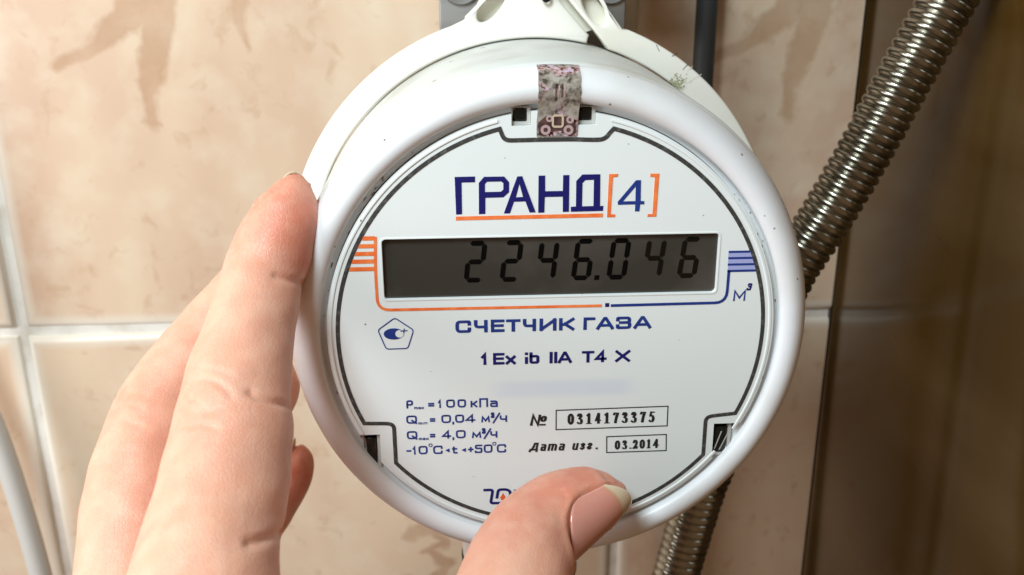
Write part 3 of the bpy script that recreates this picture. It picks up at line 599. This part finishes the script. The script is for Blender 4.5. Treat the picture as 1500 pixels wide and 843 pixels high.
ribbon_v = [Vector(p) for p in ((2.1, 42.6, 57), (1.5, 42.2, 55.4), (2.1, 42.0, 54.6), (2.9, 42.2, 55.0), (2.8, 42.5, 56.4), (3.3, 42.9, 58))]
lw = tube('wire_loop', catmull(ribbon_v, 6), lambda i, s: .32, BLACK, None, n=10)
tag(lw, 'short black wire end curling down over the cream hanger', 'wire')
# moss-like dirt and pen scratches on the flange, upper right
for P in ([(25.6, 44.6), (24.9, 45.9)], [(28.2, 43.6), (29.4, 44.3)], [(30.6, 40.9), (31.6, 42.0)], [(31.6, 40.6), (32.6, 41.6)], [(31.3, 38.0), (34.6, 40.0)]):
    v, f = stroke(P, .12, .12, cap=False); obj('scratch', [(p.x, 42.95, p.y) for p in v], f, INK_K if P[0][0] < 31 else CREAM_D, fl, smooth=False)
MOSS = mat('green_dirt', (.34, .34, .19), .9)
rs = np.random.RandomState(3); vs_, fs = [], []
for i in range(130):
    a, b_ = rs.normal(0, 1.0), rs.normal(0, .8); r = rs.uniform(.06, .2); x, z = 29.6+a, 38.2+b_
    if math.hypot(x, z) < 47.6: continue
    o = len(vs_); vs_ += [(x+r*math.cos(t*1.05), 42.93-.0006*i, z+r*math.sin(t*1.05)) for t in range(6)]; fs.append(tuple(range(o, o+6)))
obj('green_dirt', vs_, fs, MOSS, fl, smooth=False)['kind'] = 'stuff'


rs = np.random.RandomState(11)
DIRT = mat('brown_dirt', (.16, .12, .08), .8)
vs_, fs = [], []
for i in range(70):                                   # grains of dirt lodged in the groove round the plate
    a = rs.uniform(math.radians(120), math.radians(400)); r = rs.uniform(38.95, 39.7); e = rs.uniform(.03, .13); l_ = rs.uniform(1, 5)
    cx_, cz_ = r*math.cos(a), r*math.sin(a); tx, tz = -math.sin(a), math.cos(a); o = len(vs_)
    for q_ in range(6):
        b_ = q_*math.pi/3; vs_.append((cx_+tx*math.cos(b_)*e*l_+tz*math.sin(b_)*e, 1.42-.0008*i, cz_+tz*math.cos(b_)*e*l_-tx*math.sin(b_)*e))
    fs.append(tuple(range(o, o+6)))
obj('dirt_grains', vs_, fs, DIRT, gm, smooth=False)['kind'] = 'stuff'
vs_, fs = [], []
for (px_, pz_, rr) in ((-32.2, 2.9, .16), (12.1, 33.2, .1), (-14.2, -27.3, .09), (22.3, -1.4, .08), (-8.1, 31.2, .09), (25.2, 21.0, .1), (-21.3, -6.2, .08), (8.6, -27.0, .07)):
    o = len(vs_); vs_ += [(px_+rr*math.cos(t), -.045, pz_+rr*.8*math.sin(t)) for t in [k*math.pi/4 for k in range(8)]]; fs.append(tuple(range(o, o+8)))
obj('dirt_spots', vs_, fs, DIRT, gm, smooth=False)['kind'] = 'stuff'

# channel bracket behind the hanger
br = empty('wall_bracket', (0, 129, 60), 'grey galvanised channel bracket behind the top of the meter', 'bracket')
box('bracket_face', -19.3, 20.8, 57, 59, 40, 95, GALV, br, bev=.4)
box('bracket_side', -19.3, -17.3, 59.2, 129.5, 40, 95, GALV, br, bev=.3); box('bracket_side', 18.8, 20.8, 59.2, 129.5, 40, 95, GALV, br, bev=.3)
for x in (-14.6, 17.4):
    s_ = lathe('screw', [(.01, 55.2), (1.6, 55.2), (2.0, 55.6), (2.1, 56.8)], GALV, br, n=32, c=(x, 0, 57.6))
    lathe('washer', [(2.2, 56.2), (3.9, 56.2), (4.1, 56.5), (4.1, 57.1)], GALV, br, n=40, c=(x, 0, 57.6))

# pipe leaving the bottom of the meter
pp = empty('gas_pipe', (-4, 28, -200), 'white gas pipe coming down out of the meter behind the thumb', 'pipe')
lathe('pipe', [(11.9, -300), (11.9, -66.5)], WHITE, pp, n=64, axis='Z', c=(-4.2, 28, 0))
lathe('union_nut', [(11.5, -62.5), (12.6, -62), (12.6, -48), (12.2, -44)], WHITE, pp, n=64, axis='Z', c=(-4.2, 28, 0))
lathe('gasket', [(11.9, -66.4), (12.9, -66.2), (12.9, -62.8), (11.9, -62.6)], BLACK, pp, n=64, axis='Z', c=(-4.2, 28, 0))

# ------------------------------------------------------------------ hose and cables
hp = [(99.3, 60, 66.7), (93.3, 60, 53.9), (87.3, 60, 40.7), (77.9, 60, 19.1), (69.9, 60, 2.8), (63.9, 61, -9.3), (56.7, 63, -31.5), (49.0, 64, -62.1), (46.0, 64, -73.3), (41.2, 64, -97.2), (39.0, 62, -108.4), (36, 57, -150), (34, 55, -200)]
pts, st_ = resample(catmull(hp, 30), .15)
tube('corrugated_hose', pts, lambda i, s: 5.25+1.1*math.sqrt(abs(math.sin(s*math.pi/2.28)))+.05*math.sin(s*.9), STEEL, n=56)
tag(bpy.data.objects['corrugated_hose'], 'ribbed stainless steel gas hose running down behind the right side of the meter', 'hose')
pts, _ = resample([Vector((55.2, 121, 180)), Vector((55.1, 121, 0)), Vector((54.6, 121, -250))], 10)
tag(tube('grey_cable', pts, lambda i, s: 3.1, CABLE, n=24), 'dark grey cable running straight down the tiles behind the upper right of the meter', 'cable')
pts, _ = resample(catmull([(-178, 116, 60), (-170, 116, 0), (-166.5, 115, -45), (-159.5, 114, -76), (-154.6, 113, -122), (-153, 113, -180), (-153, 113, -260)], 10), 4)
tag(tube('white_cable', pts, lambda i, s: 3.3, WCABLE, n=28), 'white plastic cable hanging down the tiles at the lower left corner', 'cable')

# ------------------------------------------------------------------ hand
def hand():
    chains = {
     'index': [(-42.3, 4.3, 27.2, 1.9), (-43.1, 3.7, 25.5, 3.65), (-43.9, 3.0, 23.2, 4.9), (-45.1, 1.5, 20.1, 5.75), (-46.5, 0, 17.1, 6.33), (-47.4, -1.5, 14.8, 6.45), (-48.2, -4, 12.2, 6.5), (-48.4, -7, 10.1, 6.65), (-48.9, -12, 6.4, 7.0), (-49.2, -16, 3.8, 7.4), (-49.2, -20, 1.6, 7.62), (-49.1, -24, -.9, 7.95), (-48.9, -28, -3.4, 8.35), (-49.1, -35, -8.3, 8.85), (-49.4, -41, -11.4, 8.95), (-48.9, -47, -13.6, 9.4), (-48, -55, -18.5, 10.2), (-47, -63, -27, 11.5), (-46, -66, -45, 13), (-44, -70, -75, 15)],
     'middle': [(-49.0, 28, 12.6, 3.0), (-49.9, 26, 10.6, 5.4), (-52.6, 19, 5.8, 6.6), (-56.5, 13, 2.0, 6.9), (-61.3, 8, -2.7, 6.9), (-64.8, 2, -6.8, 7.2), (-67.3, -3, -10.9, 7.75), (-67.7, -8, -13.8, 7.9), (-68.2, -13, -16.9, 8.05), (-67.9, -18, -20.6, 8.24), (-67.3, -22, -23.7, 8.4), (-66.4, -27, -27.6, 8.6), (-65, -36, -34, 9.5), (-62, -47, -43, 11), (-56, -55, -70, 13.5)],
     'ring': [(-55.3, 40.5, -20.6, 2.6), (-56.4, 38.5, -22.8, 5.0), (-57.4, 36, -25.9, 5.8), (-60.8, 30, -30.2, 6.1), (-66.8, 18, -36.4, 6.4), (-70.0, 4, -37.5, 6.6), (-69.7, -8, -42.3, 7.2), (-67, -22, -48, 8.5), (-65, -34, -56, 10.5), (-58, -44, -76, 13)],
     'pinky': [(-54.9, 51, -47.9, 2.1), (-55.5, 50.2, -49.4, 3.7), (-57.1, 48, -52.9, 4.9), (-61.0, 43, -58.4, 5.3), (-66.3, 35, -63.6, 5.6), (-71.3, 22, -65.8, 6), (-71, 6, -66, 6.8), (-69, -10, -68, 8.5), (-65, -26, -72, 10.5), (-57, -40, -84, 13)],
     'thumb': [(12.0, -5.7, -27.1, 1.9), (10.9, -6.1, -27.6, 3.6), (8.0, -7.1, -28.4, 5.7), (4.2, -9, -28.5, 6.85), (-.2, -12, -29.0, 7.6), (-3.7, -15, -30, 8.0), (-6.2, -19, -31, 8.5), (-8.4, -25, -32.8, 9.15), (-10.8, -34, -37, 10), (-15, -48, -47, 11.5), (-24, -60, -66, 14), (-34, -66, -90, 16)],
     'palm': [(-56, -46, -62, 13), (-52, -52, -84, 17), (-46, -60, -110, 18), (-42, -72, -140, 19), (-38, -90, -190, 22)],
     'web': [(-44, -60, -52, 10), (-34, -58, -60, 10), (-24, -56, -62, 10)]}
    bm = bmesh.new(); NS = 28
    for nm, ch in chains.items():
        P = catmull([(a, b, c) for a, b, c, r in ch], 8)
        Rr = catmull([(r, 0, 0) for *_, r in ch], 8)
        u = None; rings = []
        for i, p in enumerate(P):
            t = (P[min(i+1, len(P)-1)]-P[max(i-1, 0)]).normalized()
            if u is None: u = t.cross(Vector((0, 0, 1))).normalized()
            u = (u-t*u.dot(t)).normalized(); v = t.cross(u); r = max(.5, Rr[i].x)
            rings.append([bm.verts.new(p+u*math.cos(k*2*math.pi/NS)*r+v*math.sin(k*2*math.pi/NS)*r) for k in range(NS)])
        t0 = (P[0]-P[1]).normalized(); a0 = bm.verts.new(P[0]+t0*ch[0][3]*.55); a1 = bm.verts.new(P[-1]+(P[-1]-P[-2]).normalized()*3)
        for i in range(len(rings)-1):
            for k in range(NS): bm.faces.new((rings[i][k], rings[i][(k+1) % NS], rings[i+1][(k+1) % NS], rings[i+1][k]))
        for k in range(NS):
            bm.faces.new((rings[0][(k+1) % NS], rings[0][k], a0)); bm.faces.new((rings[-1][k], rings[-1][(k+1) % NS], a1))
    bmesh.ops.recalc_face_normals(bm, faces=bm.faces)
    me = bpy.data.meshes.new('hand'); bm.to_mesh(me); bm.free()
    o = bpy.data.objects.new('hand', me); C.objects.link(o)
    r = o.modifiers.new('r', 'REMESH'); r.mode = 'VOXEL'; r.voxel_size = .5; r.use_smooth_shade = True
    s = o.modifiers.new('s', 'SMOOTH'); s.factor = .5; s.iterations = 10
    bpy.context.view_layer.update()
    me2 = bpy.data.meshes.new_from_object(o.evaluated_get(bpy.context.evaluated_depsgraph_get()))
    o.modifiers.clear(); o.data = me2; me2.name = 'hand'
    n = len(me2.vertices); V = np.empty(n*3); me2.vertices.foreach_get('co', V); V = V.reshape(-1, 3)
    Nn = np.empty(n*3); me2.vertices.foreach_get('normal', Nn); Nn = Nn.reshape(-1, 3)
    return o, V, Nn
hand_o, HV, HN = hand()

CAMN = np.array(CAM); FW = np.array(fwd); RT = np.array(rt); UP = np.array(up)
def proj(V):
    d = V-CAMN; z = d@FW; return np.stack([750+1350*(d@RT)/z, 421.5-1350*(d@UP)/z], 1)
def seg_dist(V, A, B):
    A = np.array(A, float); B = np.array(B, float); d = B-A; t = np.clip(((V-A)@d)/(d@d), 0, 1)
    return np.linalg.norm(V-A-t[:, None]*d, axis=1)
# fingernails: (axis points root->tip, outward normal, root radius, tip radius, half angle, colour set)
def nail_frame(p0, p1, nrm):
    p0 = np.array(p0, float); p1 = np.array(p1, float); a = p1-p0; L = np.linalg.norm(a); a /= L
    n = np.array(nrm, float); n -= a*(n@a); n /= np.linalg.norm(n); return p0, a, L, n, np.cross(a, n)
thumb_n = .80*(-FW)+.60*(.62*RT-.78*UP)
NAILS = [
 dict(name='thumbnail', p0=(-1.9, -13.1, -29.4), p1=(11.0, -6.6, -26.2), n=thumb_n, r0=7.85, r1=4.7, half=62, free=.80, lift=.25),
 dict(name='fingernail', p0=(-44.6, 2.2, 20.0), p1=(-40.5, 4.4, 27.4), n=(-.66, .70, .25), r0=5.6, r1=3.7, half=60, free=.72, lift=.15),
 dict(name='fingernail', p0=(-58.0, 47.5, -54.5), p1=(-54.3, 51.2, -45.9), n=(-.55, .3, .75), r0=4.9, r1=3.2, half=58, free=.70, lift=.1),
]
disp = np.zeros(len(HV)); target = HV.copy(); nailmask = np.zeros(len(HV))
for nd in NAILS:
    p0, a, L, n, s = nail_frame(nd['p0'], nd['p1'], nd['n']); nd['fr'] = (p0, a, L, n, s)
    d = HV-p0; t = (d@a)/L; q = d-np.outer(d@a, a); rr = np.linalg.norm(q, axis=1); th = np.degrees(np.arctan2(q@s, q@n))
    Rn = nd['r0']+(nd['r1']-nd['r0'])*np.clip(t, 0, 1.1)
    u = np.abs(th)/nd['half']
    start = .42*(1-np.sqrt(np.clip(1-(u*.97)**2, 0, 1)))                                  # rounded cuticle
    ok = (rr < 14) & (rr > .5)
    inside = ok & (t > start-.03) & (t < 1.15) & (u < 1.02)
    sink = np.where(t < nd['free'], .45, .75)
    newr = np.minimum(rr, Rn-sink)
    sm = lambda x: np.clip(x, 0, 1)**2*(3-2*np.clip(x, 0, 1))
    inside = ok & (t > start-.10) & (t < 1.15) & (u < 1.12)
    f = np.where(inside, sm((t-start+.10)/.09)*sm((1.12-u)/.12), 0.)
    HV = HV - (q/np.maximum(rr, 1e-6)[:, None])*((rr-newr)*f)[:, None]
    # fold of skin round the nail
    edge = ok & (t > start-.22) & (t < .95) & (u < 1.34)
    k = np.clip(np.maximum(np.abs(t-(start-.10))/.11*np.where(u > 1.1, 0, 1), 0), 0, 1); k2 = np.clip(np.abs(u-1.13)/.2, 0, 1); k = np.minimum(np.where(t < start+.02, k, 1), k2)
    bumpv = np.where(edge, (1-sm(k))*.26, 0)
    disp += bumpv; nailmask = np.maximum(nailmask, np.where(edge | inside, 1-k, 0))
# creases, in millimetres on the skin
PXY = proj(HV); front = (HN@FW) < .25
def crease(px, w_, depth, chain_x=None):
    global disp
    dm = np.full(len(HV), 1e9)
    for (ax, ay), (bx, by) in zip(px, px[1:]):
        A = np.array((ax, ay), float); d = np.array((bx-ax, by-ay), float); t = np.clip(((PXY-A)@d)/(d@d), 0, 1)
        dm = np.minimum(dm, np.linalg.norm(PXY-A-t[:, None]*d, axis=1))
    near = front & (HV[:, 1] < 6)
    disp -= np.where(near, depth*np.exp(-(dm/w_)**2), 0)
for px, w_, dd in (([(436, 600), (420, 594), (398, 590), (376, 583), (366, 576)], 5, .42), ([(448, 416), (430, 412), (404, 404)], 5, .35), ([(418, 778), (404, 784), (384, 791), (366, 795)], 8, .42),
                   ([(276, 562), (292, 556), (312, 559), (333, 573), (338, 582)], 4, .26), ([(272, 576), (286, 590), (300, 600)], 4, .16), ([(262, 628), (278, 624), (296, 622), (318, 628)], 4.5, .22),
                   ([(290, 540), (320, 545), (340, 553)], 4, .13), ([(270, 600), (296, 606), (322, 600)], 4, .12),
                   ([(166, 600), (186, 594), (206, 598)], 5, .16), ([(160, 622), (184, 618), (204, 624)], 5, .14), ([(170, 582), (196, 574), (214, 578)], 5, .12)):
    crease(px, w_, dd*1.35)
# gentle bulges: pads of the fingers
for c_, r_2, a_ in (((-40.5, -1, 18.5), 8, .45), ((-44, -30, -4), 10, .35), ((-54, -24, 3), 8, .35), ((-1, -14, -20), 8, .3)):
    dd = np.linalg.norm(HV-np.array(c_), axis=1); disp += a_*np.exp(-(dd/r_2)**2)
# slow uneven skin
disp += .10*np.sin(HV[:, 0]*.55+1.3*np.sin(HV[:, 2]*.4))*np.sin(HV[:, 2]*.5+HV[:, 1]*.37)
HV = HV+HN*disp[:, None]
HV = HV*S
BASE = Vector((-40, -80, -190))*S
me = hand_o.data; me.vertices.foreach_set('co', (HV-np.array(BASE)).ravel()); hand_o.location = BASE
# skin colour: redder at finger ends and over the joints
red = np.zeros(len(HV)); W = HV/S
for c_, r_2, a_ in (((-43, 2, 22), 9, .85), ((-44, -2, 16), 7, .45), ((10, -7, -27), 7, .35), ((-60, -22, -14), 8, .35), ((-50, -32, -2), 8, .25), ((2, -10, -25), 10, .75), ((-55, 42, -22), 9, 1), ((-57, 48, -52), 12, 1.1), ((-52, -20, 3), 6, .35), ((-69, -6, -10), 7, .5), ((-50, 24, 8), 12, .8), ((-8, -18, -24), 9, .4), ((-62, 5, -5), 6, .35), ((-40, -22, 0), 5, .3)):
    red += a_*np.exp(-(np.linalg.norm(W-np.array(c_), axis=1)/r_2)**2)
for nd in NAILS:
    p0, a, L, n_, s_2 = nd['fr']; c_ = p0+a*L*.3+n_*nd['r0']; red += .25*np.exp(-(np.linalg.norm(W-c_, axis=1)/5)**2)
red = np.clip(red, 0, 1)
A_ = np.array((.78, .405, .28)); B_ = np.array((.66, .20, .125))
colr = A_[None]*(1-red[:, None])+B_[None]*red[:, None]
att = me.color_attributes.new('skin_tone', 'FLOAT_COLOR', 'POINT')
att.data.foreach_set('color', np.c_[colr, np.ones(len(colr))].ravel())
me.shade_smooth()
def skin_mat():
    m = bpy.data.materials.new('skin'); m.use_nodes = True; nt = m.node_tree; N = nt.nodes; L = nt.links; b = N['Principled BSDF']
    ca = N.new('ShaderNodeVertexColor'); ca.layer_name = 'skin_tone'; tc = N.new('ShaderNodeTexCoord')
    def noise(sc, det): 
        n = N.new('ShaderNodeTexNoise'); n.inputs['Scale'].default_value = sc; n.inputs['Detail'].default_value = det; L.new(tc.outputs['Object'], n.inputs['Vector']); return n.outputs[0]
    def mixc(f, a, c, typ='MIX', lo=.4, hi=.7, amt=1):
        r = N.new('ShaderNodeMapRange'); r.inputs[1].default_value = lo; r.inputs[2].default_value = hi; r.inputs[4].default_value = amt; L.new(f, r.inputs[0])
        x = N.new('ShaderNodeMix'); x.data_type = 'RGBA'; x.blend_type = typ; L.new(r.outputs[0], x.inputs[0]); L.new(a, x.inputs[6]); x.inputs[7].default_value = (*c, 1); return x.outputs[2]
    c = mixc(noise(110, 3), ca.outputs[0], (.56, .24, .16), amt=.25)
    c = mixc(noise(300, 3), c, (.86, .60, .45), amt=.25)
    L.new(c, b.inputs['Base Color'])
    b.inputs['Roughness'].default_value = .48; b.inputs['Specular IOR Level'].default_value = .45
    b.inputs['Subsurface Weight'].default_value = .4; b.inputs['Subsurface Scale'].default_value = .0013; b.inputs['Subsurface Radius'].default_value = (1, .32, .16)
    v = N.new('ShaderNodeTexVoronoi'); v.inputs['Scale'].default_value = 1500; v.feature = 'DISTANCE_TO_EDGE'
    mp = N.new('ShaderNodeMapping'); mp.inputs['Scale'].default_value = (1, 1, .6); L.new(tc.outputs['Object'], mp.inputs[0]); L.new(mp.outputs[0], v.inputs['Vector'])
    r = N.new('ShaderNodeMapRange'); r.inputs[2].default_value = .12; L.new(v.outputs[0], r.inputs[0])
    b1 = N.new('ShaderNodeBump'); b1.inputs['Distance'].default_value = .000035; b1.inputs['Strength'].default_value = .8; L.new(r.outputs[0], b1.inputs['Height'])
    b2 = N.new('ShaderNodeBump'); b2.inputs['Distance'].default_value = .00014; b2.inputs['Strength'].default_value = .8; L.new(noise(300, 5), b2.inputs['Height']); L.new(b1.outputs[0], b2.inputs['Normal'])
    L.new(b2.outputs[0], b.inputs['Normal'])
    return m
me.materials.clear(); me.materials.append(skin_mat())
tag(hand_o, 'left hand gripping the round meter, thumb on its face and fingers round its left side', 'hand')
# nails
def nail_mat():
    m = bpy.data.materials.new('nail'); m.use_nodes = True; nt = m.node_tree; N = nt.nodes; L = nt.links; b = N['Principled BSDF']
    ca = N.new('ShaderNodeVertexColor'); ca.layer_name = 'nail_tone'; L.new(ca.outputs[0], b.inputs['Base Color'])
    b.inputs['Roughness'].default_value = .2; b.inputs['Coat Weight'].default_value = .6; b.inputs['Coat Roughness'].default_value = .12; b.inputs['Subsurface Weight'].default_value = .4; b.inputs['Subsurface Scale'].default_value = .001
    b.inputs['Subsurface Radius'].default_value = (1, .4, .3)
    return m
NM = nail_mat()
for nd in NAILS:
    p0, a, L, n, s = nd['fr']; nu, nv = 40, 40; vs_ = []; fs = []; cols = []
    for i in range(nv+1):
        for j in range(nu+1):
            u = -1+2*j/nu; th = math.radians(u*nd['half']); t0 = .42*(1-math.sqrt(max(0, 1-(u*.97)**2)))
            t1 = 1.0-.28*abs(u)**2.2
            k = i/nv; t = t0+(t1-t0)*k
            Rn = nd['r0']+(nd['r1']-nd['r0'])*t+nd['lift']*(1-.3*abs(u)**4)-.42-(.1 if k == 0 else 0)+.35*max(0, t-.7)
            P = p0+a*(t*L)+(n*math.cos(th)+s*math.sin(th))*Rn
            P = P-n*(1.4*max(0, t-.55)**2*2.0)
            vs_.append(tuple(P))
            ft = nd['free']-.13*abs(u)**2
            g = min(1, max(0, (t-ft)/.035)); lun = math.exp(-((t-.0)/.16)**2)*(1-abs(u))
            line = math.exp(-((t-ft)/.03)**2)
            pink = np.array((.74, .33, .26)); wht = np.array((.72, .60, .43)); c = pink*(1-g)+wht*g; c = c*(1-.2*lun)+np.array((.8, .6, .55))*.2*lun; c = c*(1-.35*line)+np.array((.60, .38, .16))*.35*line
            cols.append((*c, 1))
    for i in range(nv):
        for j in range(nu): q_ = i*(nu+1)+j; fs.append((q_, q_+1, q_+nu+2, q_+nu+1))
    o = obj(nd['name'], vs_, fs, NM, hand_o)
    ca = o.data.color_attributes.new('nail_tone', 'FLOAT_COLOR', 'POINT'); ca.data.foreach_set('color', np.array(cols).ravel())
    fixn(o)
    md = o.modifiers.new('thickness', 'SOLIDIFY'); md.thickness = .35*S; md.offset = 0
